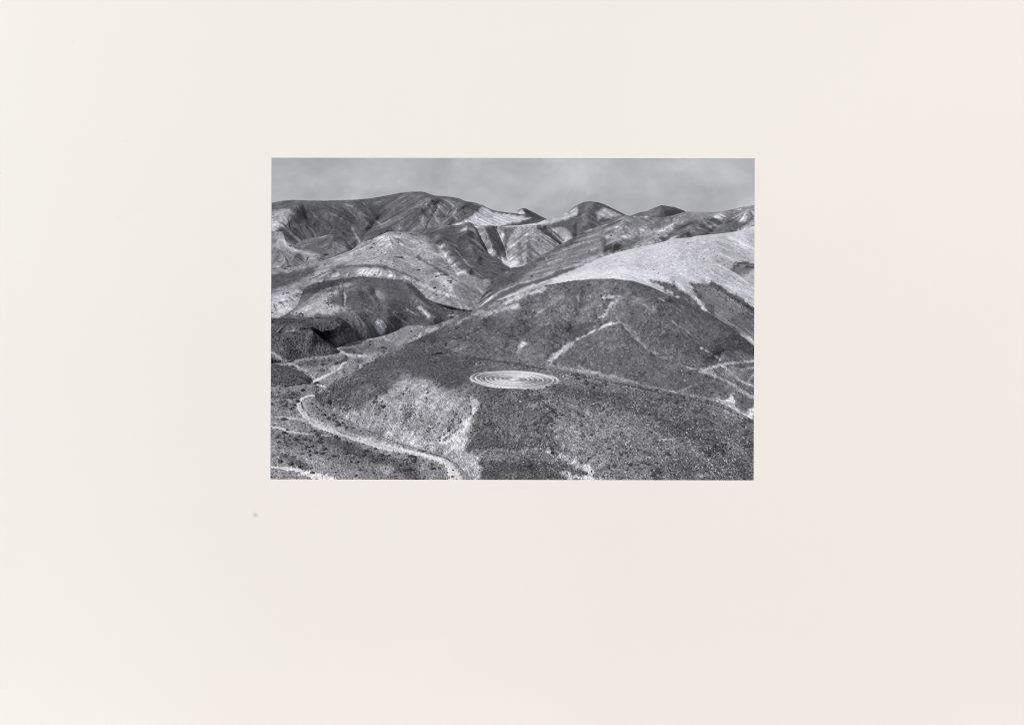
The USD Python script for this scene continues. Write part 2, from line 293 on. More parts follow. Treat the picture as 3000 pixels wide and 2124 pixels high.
unit('D', 'hill', 'long rocky grey slope running from the right skyline down to the valley notch',
  [(970,712),(1000,660),(1030,615),(1050,575),(1090,550),(1135,530),(1190,522),(1250,489),(1342,431),(1373,417),(1425,390),(1466,365),(1518,341),(1572,317),(1641,293),(1668,287),(1700,291),(1768,290),(1800,299),(1840,296),(1880,290),(1913,279),(1948,269),(2020,272),(2106,271),(2158,259),(2210,248),(2290,236)],
  [(970,740),(1080,680),(1163,640),(1294,600),(1414,560),(1503,540),(1641,490),(1813,450),(1986,420),(2290,370)],
  [(1000,665,405),(1050,575,470),(1135,530,560),(1250,489,620),(1342,431,680),(1466,365,740),(1572,317,780),(1668,287,800),(1768,290,790),(1880,290,780),(2020,272,740),(2158,259,740),(2290,236,760),
   (1040,660,395),(1163,612,440),(1294,575,470),(1414,530,510),(1503,510,520),(1641,460,560),(1813,420,590),(1986,390,590),(2158,370,620),(2290,340,640),(1350,500,560),(1500,430,620),(1650,370,680),(1800,350,680),(1950,330,670),(2150,310,690)],
  0.17,
  [('poly',[(1150,612),(1294,565),(1420,510),(1520,470),(1600,440),(1640,455),(1503,510),(1366,545),(1200,610)],0.3,9),('line',[(1050,590),(1135,545),(1250,505),(1342,445),(1425,402)],13,0.085,7),('line',[(1425,400),(1520,350),(1640,300)],7,0.12,6),
   ('poly',[(1050,575),(1110,560),(1200,545),(1250,520),(1180,580),(1060,640),(1000,700),(990,690)],0.085,10),('line',[(1600,450),(1680,420),(1780,350),(1840,305)],10,0.1,8),('line',[(1700,288),(1768,292)],5,0.45,3),
   ('poly',[(1820,415),(1860,380),(1900,335),(2000,310),(2110,300),(2230,320),(2180,360),(2100,372),(1980,385),(1880,396)],0.085,9),('poly',[(1700,440),(1790,390),(1850,335),(1920,300),(1900,335),(1850,385),(1800,425)],0.26,8),
   ('line',[(1560,400),(1580,460)],10,0.1,8),('poly',[(1840,300),(1880,292),(1915,282),(1880,310)],0.07,5)],
  [([(1668,288),(1640,370),(1600,440)],26,14),([(1560,330),(1575,450)],14,-5),([(1800,300),(1750,370),(1640,440)],18,-6),([(1948,270),(1880,330),(1800,400)],22,14),([(1342,440),(1250,500),(1135,550)],16,8),([(2100,275),(2000,330),(1900,390)],16,10),([(2180,262),(2120,320),(2050,380)],14,-9)],
  'far', rills=1.3, streak=0.34, rough=3.5, rscale=50, strata=0.06, rnd=0.03, seed=7)

unit('N1', 'hill', 'pale rounded hill cut by the left edge with cracked ledges',
  [(0,363),(24,362),(80,361),(95,388),(131,421),(172,441),(207,452),(255,469),(300,488),(320,500)], [(0,560),(60,560),(170,540),(320,515)],
  [(0,363,660),(80,362,660),(131,421,640),(207,452,620),(300,488,590),(0,450,590),(0,545,520),(100,500,555),(170,525,545),(300,500,570)], 0.16,
  [('poly',[(95,395),(131,425),(200,452),(260,472),(180,480),(100,450),(22,430),(60,400)],0.3,12),('line',[(0,545),(60,525)],6,0.3,6),('line',[(30,538),(180,520)],5,0.075,5)], [([(80,363),(150,440),(240,470)],30,10),([(0,450),(120,470)],40,8)], 'far', rills=1, streak=0.16, strata=0.1, rough=2, rscale=40, rnd=0.04, seed=8)

unit('L', 'hill', 'broad pale mound with dark rilled right slope falling to the valley',
  [(0,545),(60,530),(120,522),(170,514),(240,500),(296,487),(396,448),(431,417),(483,400),(534,376),(569,362),(620,362),(672,365),(717,365),(790,352),(811,338),(846,333),(897,331),(915,322),(939,317),(961,326),(972,350),(980,383),(1001,431),(1018,452),(1070,486),(1104,514),(1130,527),(1138,545)],
  [(0,800),(62,800),(180,700),(400,640),(648,640),(790,690),(900,720),(1010,735),(1050,660),(1138,560)],
  [(0,545,500),(120,522,525),(296,487,565),(431,417,605),(569,362,645),(534,376,632),(672,365,668),(630,400,625),(520,425,590),(700,425,618),(717,365,690),(846,333,750),(939,317,780),(980,383,690),(1018,452,625),(1070,486,590),(1130,527,545),
   (600,450,570),(600,520,505),(430,500,520),(300,560,470),(750,450,585),(850,420,635),(900,500,560),(1000,560,500),(760,560,490),(860,620,440),(960,640,430),(1000,700,400),(1050,600,465),(0,640,440),(0,760,360),(100,700,395),(250,640,430),(440,600,450),(640,600,455),(1110,545,530)],
  0.2,
  [('poly',[(440,430),(534,383),(590,366),(690,370),(770,420),(810,480),(740,525),(600,525),(420,515),(330,500)],0.275,16),
   ('poly',[(705,368),(740,366),(790,352),(846,336),(939,318),(980,383),(1018,452),(1135,530),(1060,590),(1000,580),(900,540),(845,470),(775,400)],0.078,10),
   ('poly',[(0,565),(150,540),(240,520),(220,560),(120,600),(0,640)],0.075,9),('ell',(100,545),22,10,0.25,5),
   ('poly',[(0,660),(100,640),(165,625),(180,655),(120,720),(60,765),(0,770)],0.36,10),('poly',[(225,535),(320,525),(360,540),(340,570),(260,580),(225,560)],0.19,8),
   ('poly',[(415,560),(440,530),(500,530),(540,545),(600,570),(500,572)],0.4,7),('line',[(330,525),(460,520),(540,525),(620,550),(700,590)],5,0.09,5),('line',[(640,570),(700,600),(800,640),(880,662)],5,0.33,6),
   ('poly',[(780,560),(810,540),(870,560),(900,600),(860,640),(800,600)],0.36,10),('poly',[(860,600),(960,620),(1010,660),(960,680),(880,655)],0.17,12),('line',[(700,480),(800,540),(900,600),(1000,660)],4,0.1,6),
   ('cline',[(830,480),(900,540),(960,580)],2,0.25,3),('cline',[(870,440),(960,540),(1000,570)],2,0.22,3),('line',[(970,350),(1010,440)],4,0.1,4),('poly',[(300,560),(330,548),(345,565),(300,580)],0.42,4)],
  [([(939,318),(930,400),(980,480)],22,12),([(790,355),(850,440),(940,540)],20,9),([(760,370),(820,480),(880,560)],18,-6),([(440,540),(560,545),(680,590)],18,4),([(300,540),(250,590)],18,6),([(30,690),(140,640)],26,7)],
  'far', rills=0.8, streak=0.22, rough=2.8, rscale=45, strata=0.05, rnd=0.03, seed=9)

unit('E', 'hill', 'bright sandy hill on the right behind the dark domed hill',
  [(960,735),(980,716),(1040,662),(1080,640),(1120,623),(1163,607),(1225,592),(1294,571),(1346,539),(1414,525),(1466,512),(1503,506),(1537,488),(1572,476),(1641,455),(1744,431),(1813,417),(1882,396),(1975,389),(1986,383),(2106,371),(2158,365),(2210,354),(2290,326)],
  [(960,750),(1200,690),(1420,640),(1600,630),(1790,670),(1950,740),(2150,850),(2290,960)],
  [(980,716,330),(1080,640,365),(1163,607,385),(1294,571,400),(1414,525,420),(1503,506,430),(1641,455,440),(1813,417,440),(1986,383,440),(2158,365,460),(2290,326,490),
   (1200,645,320),(1300,610,310),(1420,592,300),(1600,583,300),(1790,622,290),(1950,692,272),(2150,805,255),(2290,915,245),(1500,545,350),(1700,510,365),(1900,480,375),(2100,480,375),(2250,520,360),(2050,600,315),(2263,690,290),(1900,580,320),(2290,800,265)],
  0.44,
  [('poly',[(1225,625),(1300,592),(1400,562),(1500,540),(1650,530),(1780,545),(1870,575),(1760,592),(1600,590),(1420,596),(1300,615)],0.56,10),
   ('poly',[(985,720),(1080,646),(1163,609),(1225,594),(1294,573),(1350,541),(1470,516),(1400,545),(1330,576),(1260,602),(1190,622),(1120,655)],0.085,6),('line',[(1180,650),(1260,615),(1320,592)],6,0.3,5),
   ('poly',[(1960,598),(2060,598),(2150,645),(2290,735),(2290,925),(2150,812),(2060,755),(2000,690)],0.15,14),('poly',[(1785,588),(1860,594),(1930,635),(1995,690),(2060,762),(2000,750),(1900,675),(1840,630)],0.09,8),
   ('line',[(1885,600),(1950,638),(2015,695),(2060,745)],7,0.45,7),('line',[(1800,603),(1870,642),(1905,668)],6,0.38,6),('line',[(2045,582),(2135,615),(2205,655),(2290,700)],9,0.47,8),('line',[(2065,602),(2150,652),(2290,745)],8,0.065,6),
   ('poly',[(1900,430),(2100,400),(2290,370),(2290,660),(2150,590),(1980,560)],0.34,40),('poly',[(2150,545),(2175,505),(2235,502),(2258,535),(2215,562)],0.13,9),('line',[(2160,830),(2220,850),(2290,890)],8,0.4,10),('ell',(2230,780),60,40,0.1,25)],
  [([(1870,590),(1960,650),(2040,730)],22,7),([(1895,602),(2000,690)],10,-5),([(2060,590),(2150,645),(2263,715)],20,7),([(2040,585),(2160,630)],10,-3),([(1750,435),(1700,500),(1650,560)],50,6),([(2100,380),(2080,480)],60,6)],
  'mid', rills=0.4, streak=0.075, rough=2.2, rscale=40, rnd=0.035, fine=0.03, grain=0.28, seed=10)

unit('K', 'hill', 'dark domed hill in the left middle distance with pale scars',
  [(10,778),(62,761),(110,735),(146,700),(164,645),(180,618),(221,602),(293,585),(379,575),(441,569),(500,574),(586,578),(648,580),(690,606),(741,633),(790,655),(887,664),(932,675),(997,709),(1015,725)],
  [(10,800),(120,840),(300,900),(396,885),(534,858),(600,838),(655,812),(740,812),(860,785),(1015,735)],
  [(62,761,340),(146,700,385),(180,618,430),(293,585,440),(441,569,450),(586,578,450),(690,606,445),(790,655,430),(887,664,425),(997,709,400),(120,800,310),(300,890,288),(396,876,300),(534,850,320),(655,800,350),(740,803,350),(860,772,380),(300,740,330),(450,690,370),(600,690,380),(440,760,325),(560,760,340),(750,720,390),(360,640,395),(930,722,390),(880,722,394),(820,742,386)],
  0.085,
  [('poly',[(160,628),(221,603),(380,577),(441,571),(370,597),(260,645),(172,652)],0.045,6),('poly',[(110,742),(200,682),(270,650),(330,640),(290,690),(380,715),(330,738),(140,764)],0.3,12),('line',[(150,715),(215,665),(290,625),(370,605)],5,0.2,6),
   ('line',[(358,640),(366,668),(363,705)],3,0.32,4),('ell',(372,606),26,10,0.2,8),('ell',(525,655),26,18,0.17,10),('line',[(455,625),(500,680),(530,715)],8,0.15,9),('line',[(710,715),(752,752)],6,0.36,5),('line',[(655,725),(703,750)],3,0.32,4),
   ('ell',(527,803),27,36,0.36,8),('line',[(330,738),(450,725),(560,738),(640,730)],3,0.15,5),('poly',[(270,850),(330,815),(380,800),(400,860),(330,890)],0.17,9),('line',[(640,590),(690,610),(800,660)],4,0.2,5),('line',[(860,665),(920,680),(980,705)],3,0.2,4),('poly',[(470,870),(600,835),(660,800),(640,830),(560,860)],0.14,8),('line',[(850,750),(880,765)],7,0.24,6)],
  [([(441,570),(430,640),(420,700)],60,10),([(361,640),(364,710)],8,-3),([(330,790),(450,800),(560,790)],50,7),([(500,640),(540,715)],14,-4),([(650,600),(720,690),(780,760)],24,7),([(180,620),(290,605)],20,5)],
  'mid', rills=0.6, streak=0.11, rough=2, rscale=35, rnd=0.04, fine=0.06, seed=11)

unit('V', 'valley_floor', 'grey stony valley floor winding along the left side below the labyrinth spur',
  [(0,975),(90,966),(241,935),(331,900),(396,872),(534,847),(655,797),(776,795),(860,766),(1000,707),(1060,700)], [(0,1545),(1060,1545)],
  Z_((0,975,22),(90,966,22),(241,935,21.5),(331,900,21.5),(396,872,21.3),(534,847,22),(655,797,24.5),(776,795,24),(860,766,26),(1000,707,31),(250,1050,21.4),(480,950,21.6),(700,900,22),(160,1150,21.2),(300,1200,21.2),(22,1220,22),(430,1265,21),(600,1335,21),(800,1405,21),(930,1500,21),(22,1400,22),(300,1400,22),(600,1440,21.6),(22,1545,20),(300,1545,21),(700,1545,21.5),(1060,1545,21),(1060,1300,21)),
  0.215,
  [('poly',[(30,1300),(300,1310),(560,1400),(700,1480),(740,1530),(500,1500),(250,1400),(60,1380)],0.15,25),('line',[(250,1300),(420,1380),(560,1430),(680,1500)],16,0.1,14),('line',[(80,1400),(200,1460)],10,0.1,10),
   ('poly',[(660,868),(720,825),(776,800),(800,812),(700,862)],0.36,6),('cline',[(215,1222),(290,1268),(400,1300),(520,1332),(600,1352)],3,0.42,4),('cline',[(250,1122),(278,1150),(262,1185)],3,0.3,5),('cline',[(120,965),(180,1000),(222,1040)],3,0.34,5),('line',[(205,1122),(160,1150),(172,1201),(241,1257),(331,1295),(483,1340),(621,1371),(790,1412),(866,1470),(895,1545)],20,0.27,12),('line',[(235,1050),(300,1020),(350,985),(420,945)],8,0.25,10),('line',[(310,888),(396,872),(470,860),(540,845)],5,0.33,5),('line',[(375,936),(368,955),(325,975),(300,985)],6,0.06,5),('line',[(330,915),(400,915),(440,930)],8,0.08,8),('line',[(310,892),(350,922),(400,936),(480,941)],5,0.42,5),('line',[(100,990),(200,975),(300,955)],12,0.12,12),('line',[(160,1140),(150,1165),(175,1205)],5,0.06,5),('ell',(330,990),40,14,0.34,10),('ell',(180,965),60,11,0.1,14),('ell',(300,958),45,9,0.1,12),('ell',(520,895),70,10,0.1,14),('ell',(440,905),34,8,0.08,10),('ell',(110,1120),70,14,0.12,18),('ell',(190,1085),34,9,0.09,10),('line',[(420,960),(470,990),(440,1010)],8,0.11,10),('poly',[(400,880),(560,870),(640,890),(560,925),(420,920)],0.15,12),
   ('line',[(90,968),(200,950),(330,930)],8,0.24,9),('line',[(500,930),(430,1000)],7,0.3,8),('line',[(100,968),(170,1000)],5,0.36,5),('line',[(50,1110),(160,1075),(220,1080)],12,0.22,10),('line',[(280,1175),(340,1240)],8,0.24,8),('ell',(560,1460),36,22,0.22,12),('line',[(230,1110),(270,1160)],5,0.24,6)],
  [([(120,985),(240,960),(365,945)],14,0.9),([(400,885),(520,872),(640,882)],12,0.8),([(60,1340),(300,1370),(560,1440),(700,1510)],40,0.7),([(150,1150),(230,1240),(400,1310),(800,1420)],10,-0.25)],
  'near', rough=0.7, rscale=9, jag=0.5, fine=0.05, seed=12)

unit('J1', 'cliff', 'dark overhanging rock ledge at the left edge above the valley bend',
  [(0,762),(24,762.5),(138,764),(193,760),(283,759),(331,756),(362,771),(373,787)], [(0,850),(170,840),(214,828),(240,842),(259,850),(300,842),(324,832),(355,808),(373,792)],
  [(0,762,278),(138,764,284),(283,759,290),(331,756,293),(373,787,292),(0,840,264),(214,828,266),(259,850,268),(355,808,280),(140,800,270),(280,800,276)],
  0.078, [('line',[(0,775),(170,780),(220,815)],8,0.05,6)], [], 'mid', rills=0.8, streak=0.3, rough=1.6, rscale=9, rnd=0.03, fine=0.12, under=0.055, seed=13)

unit('J2', 'hill', 'dark stony spur under the overhanging ledge at the left edge',
  [(0,822),(70,832),(140,822),(200,817),(216,822),(255,856),(310,892),(345,919),(362,930)], [(0,925),(40,955),(86,972),(138,958),(241,940),(331,930),(362,934)],
  [(0,822,250),(140,822,254),(216,822,257),(255,856,258),(310,892,260),(362,930,258),(0,900,242),(86,968,230),(138,955,238),(241,938,250),(331,929,256),(130,880,252),(220,890,256)],
  0.085, [('line',[(0,860),(60,850),(140,850)],12,0.1,14),('line',[(90,970),(140,955),(240,938)],4,0.16,6),('line',[(0,905),(50,940),(90,970)],6,0.26,6)], [([(216,825),(200,900)],20,2)], 'mid', rills=0.3, streak=0.1, rough=1.2, rscale=8, rnd=0.02, fine=0.12, seed=14)

unit('J4', 'hill', 'low dark spur tip beside the hairpin of the dry riverbed',
  [(0,976),(21,972),(90,986),(165,1012),(214,1046),(226,1060)], [(0,1092),(21,1085),(138,1071),(214,1063),(226,1062)],
  Z_((0,976,24.5),(21,972,24.5),(90,986,24),(165,1012,23.3),(214,1046,22),(226,1060,21.4),(0,1092,21.2),(138,1071,21.3),(100,1030,23.2),(0,1040,23.4)),
  0.088, [('line',[(165,1040),(215,1058)],5,0.05,5)], [], 'mid', rough=0.8, rscale=7, rnd=0.02, fine=0.1, seed=15)

unit('F', 'hill', 'large dark gravelly domed hill behind the stone labyrinth',
  [(560,930),(620,898),(700,860),(780,822),(850,788),(930,742),(1020,695),(1120,667),(1200,642),(1300,609),(1420,590),(1500,582),(1600,579.5),(1700,590),(1790,620),(1860,653),(1950,688),(2050,740),(2150,800),(2290,918)],
  [(560,935),(700,890),(800,915),(930,942),(1130,968),(1300,998),(1500,1036),(1700,1073),(1900,1118),(2100,1163),(2290,1262)],
  [(800,893,191.5),(620,898,193),(700,860,202),(780,822,213),(930,742,232),(1120,667,245),(1300,609,250),(1500,582,252),(1700,590,246),(1860,653,232),(2050,740,220),(2290,918,200),(700,872,199),(930,935,180)] + Z_((1300,990,32.2),(1500,1030,31),(1700,1067,29.8),(1900,1112,28),(2100,1157,26),(2290,1252,23)) +
  [(1150,850,202),(1100,750,225),(1400,800,206),(1300,700,229),(1600,700,222),(1600,850,190),(1800,780,203),(2000,950,174),(2200,1050,163),(1860,720,214),(1500,640,240),(2150,900,186),(1300,900,180),(1700,950,171)],
  0.125,
  [('line',[(1100,690),(1200,655),(1290,630)],8,0.4,8),('line',[(1010,742),(1100,722),(1165,708)],10,0.36,10),('line',[(880,790),(960,745),(1080,690)],4,0.26,7),('line',[(920,855),(985,825)],3,0.26,5),('line',[(830,935),(930,890)],5,0.18,8),
   ('line',[(1300,965),(1335,938),(1390,902),(1430,868),(1500,828),(1590,790),(1640,783)],4,0.52,5),('cline',[(1300,962),(1335,938),(1430,868),(1590,790)],2,0.48,3),('line',[(1320,948),(1420,880)],10,0.44,8),('line',[(1520,800),(1530,770),(1575,745),(1590,705),(1640,668)],5,0.34,7),('line',[(1565,668),(1640,660)],4,0.36,5),('line',[(1445,655),(1450,680)],5,0.32,4),('line',[(1500,660),(1510,700)],3,0.2,5),
   ('line',[(1160,942),(1180,900),(1190,875)],7,0.38,7),('line',[(1640,783),(1700,820),(1745,885),(1820,935),(1900,958),(2010,995)],6,0.3,9),('line',[(2015,900),(2060,925),(2100,955)],4,0.36,6),('cline',[(2290,957),(2200,968),(2130,974),(2060,992),(2010,1012)],5,0.48,7),('cline',[(2060,992),(2000,1000),(1950,985)],3,0.36,6),
   ('cline',[(2110,980),(2150,1010),(2190,1050),(2230,1066),(2290,1092)],5,0.46,7),('cline',[(2030,1012),(2110,1040),(2180,1090),(2290,1150)],3.5,0.36,6),('cline',[(2230,1066),(2250,1030),(2290,1010)],4,0.4,7),('cline',[(1900,1108),(1960,1085),(1990,1070)],3,0.3,5),('cline',[(2050,1000),(2085,1030),(2060,1060)],3,0.36,6),('cline',[(2150,985),(2205,1003),(2290,985)],4,0.42,7),('cline',[(2100,1040),(2160,1065),(2240,1122),(2290,1132)],4,0.42,7),('cline',[(1940,1115),(2020,1128),(2110,1150)],3,0.32,7),('cline',[(1640,783),(1602,722),(1625,690)],2,0.26,4),('cline',[(1430,868),(1442,820),(1475,785)],2,0.24,5),('cline',[(1500,660),(1482,720),(1502,775)],2,0.22,5),('cline',[(1560,872),(1480,922),(1440,950)],2.5,0.22,6),('cline',[(1250,700),(1210,780),(1190,860)],2,0.2,6),('ell',(2160,1020),50,16,0.24,12),('line',[(2150,1140),(2175,1195),(2210,1215),(2290,1190)],20,0.5,9),('line',[(2090,1135),(2160,1165)],6,0.4,7),('line',[(1900,1110),(2050,1140),(2160,1165)],5,0.27,7),('line',[(1700,600),(1790,633),(1860,665),(1950,703),(2050,756),(2150,818),(2290,936)],18,0.07,14),('poly',[(1690,600),(1790,625),(1860,657),(1800,668),(1740,674),(1690,650)],0.08,10),
   ('line',[(1320,985),(1420,1000),(1560,1025),(1720,1062)],6,0.3,8),('line',[(1450,985),(1490,1020)],4,0.27,6),('cline',[(1300,984),(1500,1024),(1700,1061),(1900,1106),(2100,1151)],3,0.22,4),('line',[(1520,830),(1640,690),(1760,668)],3,0.15,5),('ell',(1360,720),14,12,0.2,10),('ell',(1800,715),10,22,0.22,8),
   ('poly',[(1000,800),(1150,770),(1300,800),(1200,860),(1050,850)],0.09,25),('poly',[(1400,800),(1520,780),(1480,840),(1400,860)],0.075,18),('poly',[(1760,800),(1950,850),(2100,930),(2000,940),(1850,900)],0.082,25),('poly',[(1150,910),(1300,900),(1290,960),(1150,950)],0.15,16),('line',[(1690,800),(1740,870)],10,0.17,12)],
  [([(1860,655),(1760,690),(1680,760),(1640,785)],26,3.5),([(1860,658),(1950,760),(2060,870)],40,3),([(1640,785),(1720,860),(1820,935)],14,-1.2),([(1500,832),(1400,895),(1320,950)],14,-1.6),([(1600,690),(1540,770)],12,-1.2),([(1180,680),(1120,790),(1080,880)],30,2.6),([(1420,600),(1380,720),(1290,860)],36,3.2),([(1320,640),(1240,760),(1180,880)],16,-1.8),([(1600,590),(1570,690)],22,2.4),([(1000,770),(900,860)],26,1.6),([(1490,600),(1460,720),(1420,820)],14,-1.4),([(1100,730),(1000,810),(900,880)],16,-1),([(2100,955),(2000,900)],14,-1)],
  'near', rills=0.12, streak=0.1, rough=2.2, rscale=24, rnd=0.025, fine=0.09, weld='bot', seed=16)

_f = lambda x, y, dy: (x, y, float(at('F', x, y)[0][1]) - dy)
unit('F2', 'hill', 'smaller dark knoll on the right shoulder of the large domed hill',
  [(1640,792),(1680,738),(1730,694),(1790,668),(1860,654.5),(1950,689),(2050,741),(2150,801),(2290,919)],
  [(1640,798),(1700,850),(1760,905),(1820,945),(1900,968),(2010,1000),(2100,960),(2200,945),(2290,940)],
  [_f(1640,792,-0.5), _f(1680,738,5), _f(1730,694,8), _f(1790,668,9), (1860,654.5,224), (1950,689,217), (2050,741,211), (2150,801,203), (2290,919,193),
   _f(1700,850,-0.5), _f(1760,905,-0.5), _f(1820,945,-0.5), _f(1900,968,-0.5), _f(2010,1000,-0.5), _f(2100,960,-0.5), _f(2290,940,2), _f(1780,760,9), _f(1860,800,9), _f(1960,860,8), _f(2080,900,4), _f(1720,770,6)],
  0.105,
  [('line',[(1860,662),(1950,700),(2050,753),(2150,815),(2290,933)],16,0.068,13),('ell',(1800,715),12,24,0.24,8),('line',[(1740,690),(1770,720)],8,0.2,8),('poly',[(1760,800),(1950,850),(2100,930),(2000,940),(1850,900)],0.078,25),('cline',[(2015,900),(2060,925),(2105,957)],4,0.4,5),('line',[(1660,790),(1720,850)],8,0.18,10),('line',[(1880,780),(1960,830)],2,0.22,4),('line',[(1700,850),(1760,905),(1830,945)],5,0.22,9)],
  [],
  'near', rills=0.1, streak=0.06, rough=1.8, rscale=20, rnd=0.03, fine=0.08, jag=0.6, weld='bot', seed=18)

RING = []
for _r in (0.0, 6.0, 12.0):                                   # the level shelf that carries the labyrinth
    for _a in np.linspace(0, 2 * math.pi, 8, endpoint=False)[:8 if _r else 1]:
        _x, _y = 0.64 + _r * math.cos(_a), 144.5 + _r * math.sin(_a)
        RING.append((CX + _x / _y * F, CY + (EYE - (32.05 - 0.037 * _x)) / _y * F, _y))

unit('H', 'spur', 'gravelly spur that carries the stone labyrinth with a pale scree slope on its left',
  [(226,1108),(270,1090),(330,1052),(430,1000),(520,942),(620,897),(700,868),(800,893),(930,935),(1130,962),(1300,991),(1500,1030),(1700,1067),(1900,1112),(2100,1157),(2290,1252)],
  [(226,1120),(270,1165),(300,1200),(430,1265),(600,1335),(760,1385),(830,1405),(890,1440),(935,1490),(975,1545),(2290,1545)],
  [(270,1090,164),(330,1052,168),(430,1000,173),(520,942,186),(620,897,195), _f(700,868,0.3), _f(800,893,0.3), _f(930,935,0.3), _f(1130,962,0.3), _f(1300,991,0.3), _f(1500,1030,0.3), _f(1700,1067,0.3), _f(1900,1112,0.3), _f(2100,1157,0.3), _f(2290,1252,0.3)] + RING +
  Z_((800,980,32.6),
     (650,1020,31.6),(800,1062,31.6),(960,1135,31),(990,1170,30.2),(285,1180,21.4),(300,1200,21.3),(430,1265,21.3),(600,1335,21.3),(800,1405,21.3),(930,1500,21.3),(940,1270,26.5),(930,1370,23.8),(700,1200,26.5),(560,1180,26.4),(430,1130,26.5),
     (1150,1160,30.4),(1200,1250,27.8),(1150,1350,25),(1150,1400,24.3),(1150,1450,23.8),(1150,1545,21.5),(1500,1200,29),(1500,1350,26.3),(1500,1545,23),(1900,1250,27),(1900,1400,25.3),(1900,1545,23),(2290,1300,22.3),(2290,1400,21.8),(2290,1545,20.3),(1700,1300,27.4)),
  0.15,
  [('poly',[(330,1060),(520,945),(700,870),(930,935),(960,1000),(900,1080),(640,1015),(500,1040)],0.09,20),('poly',[(640,1015),(760,1060),(950,1130),(985,1160),(950,1330),(930,1400),(985,1545),(930,1545),(850,1420),(700,1370),(560,1310),(400,1240),(440,1170),(560,1090)],0.19,28),
   ('poly',[(650,1035),(760,1072),(920,1130),(860,1190),(720,1210),(560,1180),(520,1140)],0.26,26),('poly',[(955,1212),(900,1250),(830,1300),(780,1340),(830,1390),(900,1400),(928,1350),(938,1270)],0.45,8),('poly',[(925,1385),(975,1395),(1000,1470),(1015,1545),(930,1545),(900,1465)],0.32,14),('poly',[(955,1130),(990,1150),(975,1200),(950,1210)],0.34,6),
   ('poly',[(280,1110),(430,1020),(600,970),(640,1020),(540,1110),(430,1170),(300,1170)],0.1,18),('poly',[(330,1200),(430,1190),(560,1230),(700,1290),(800,1340),(930,1400),(985,1545),(940,1545),(850,1420),(700,1370),(560,1320),(400,1250)],0.25,16),('line',[(820,1330),(900,1260)],4,0.16,6),
   ('poly',[(1000,1100),(1300,1120),(1330,1250),(1290,1360),(1000,1370),(945,1350),(950,1270),(990,1170)],0.115,16),('poly',[(940,1300),(1080,1330),(1290,1340),(1320,1368),(1100,1378),(940,1372)],0.085,16),('line',[(950,1380),(1060,1372),(1160,1378),(1260,1366),(1350,1385)],5,0.2,9),('line',[(1320,1375),(1390,1412),(1450,1440),(1500,1470)],13,0.46,8),
   ('line',[(1330,1360),(1345,1395)],9,0.1,6),('line',[(1205,1168),(1290,1168)],7,0.2,9),('line',[(1300,1165),(1345,1215),(1340,1300)],7,0.07,8),('poly',[(1000,1435),(1250,1425),(1420,1440),(1475,1480),(1460,1545),(985,1545)],0.075,14),('poly',[(970,1400),(1300,1390),(1330,1425),(1000,1430)],0.15,10),
   ('line',[(1380,1490),(1470,1510),(1560,1545)],18,0.42,12),('poly',[(1340,1150),(1500,1180),(1700,1200),(1900,1290),(1900,1400),(1700,1450),(1480,1430),(1360,1360),(1350,1250)],0.18,50),('line',[(1780,1330),(1900,1320)],6,0.26,9),('line',[(1600,1130),(1800,1220),(2000,1320),(2100,1360)],14,0.075,20),('line',[(1350,1100),(1600,1120),(1750,1180)],14,0.09,18),
   ('poly',[(1900,1380),(2100,1360),(2290,1400),(2290,1545),(2000,1545),(1850,1450)],0.13,25),('line',[(1880,1500),(2100,1480)],10,0.19,14),('ell',(1151,1047),200,38,0.19,6),('line',[(700,872),(820,920),(950,990)],3,0.15,8),('line',[(1400,1030),(1470,1030)],4,0.25,6),('cline',[(930,943),(1130,971),(1300,1001),(1500,1041),(1700,1079),(1900,1124),(2100,1170),(2290,1262)],3.2,0.05,3),('cline',[(1500,1050),(1700,1089),(1850,1122)],1.5,0.25,3),('line',[(1480,1040),(1700,1088),(1880,1128)],2,0.2,4),('line',[(2130,1195),(2200,1225)],5,0.3,6)],
  [([(960,1135),(985,1165),(945,1270),(930,1370)],18,1.2),([(955,1215),(860,1320)],20,-0.8),([(1300,1165),(1345,1215),(1335,1310),(1400,1420)],14,-1.0),([(960,1368),(1060,1362),(1150,1370),(1310,1360)],9,0.9),([(1000,1440),(1250,1430),(1420,1445)],10,0.6),([(650,1020),(800,1062),(960,1135)],14,0.5),([(1700,1230),(1850,1300),(2000,1370)],22,0.7),([(1530,1044),(1900,1124)],7,-0.35)],
  'near', rills=0.08, streak=0.09, rough=1.1, rscale=11, jag=0.6, fine=0.06, grain=1.1, weld='top', calm=lambda x, y: 1 - 0.92 * np.exp(-((x - 1151) / 280) ** 4 - ((y - 1047) / 62) ** 4), seed=17)

# ------------------------------------------------------------------ dry riverbed and tracks
def plain(name, albedo, rough=0.95, var=0.25, size=0.4):
    c = np.array([albedo] * 3) * TINT
    return usdkit.material(stage, f'/World/Looks/{name}', {
        'tc': ('texture_coordinate', {}), 'g': ('geometry', {}), 'n': ('noise_texture', {'scale': 1 / size, 'detail': 4.0, 'roughness': 0.6}),
        'oi': ('object_info', {}), 'v': ('map_range', {'to_min': 0.75, 'to_max': 1.25}),
        'r': ('rgb_ramp', {'ramp': [(0.3, tuple(c * (1 - var))), (0.7, tuple(np.minimum(c * (1 + var), 0.6)))]}),
        'm': ('vector_math', {'math_type': 'scale'}), 'b': ('bump', {'strength': 0.4, 'distance': 0.1}),
        'p': ('principled_bsdf', {'roughness': rough, 'specular_ior_level': 0.12})},
        [('g.position', 'n.vector'), ('n.fac', 'r.fac'), ('oi.random', 'v.value'), ('r.color', 'm.vector1'), ('v.result', 'm.scale'), ('m.vector', 'p.base_color'),
         ('n.fac', 'b.height'), ('b.normal', 'p.normal')], surface='p.BSDF')
SAND = plain('pale_river_sand', 0.47, var=0.3, size=0.8)
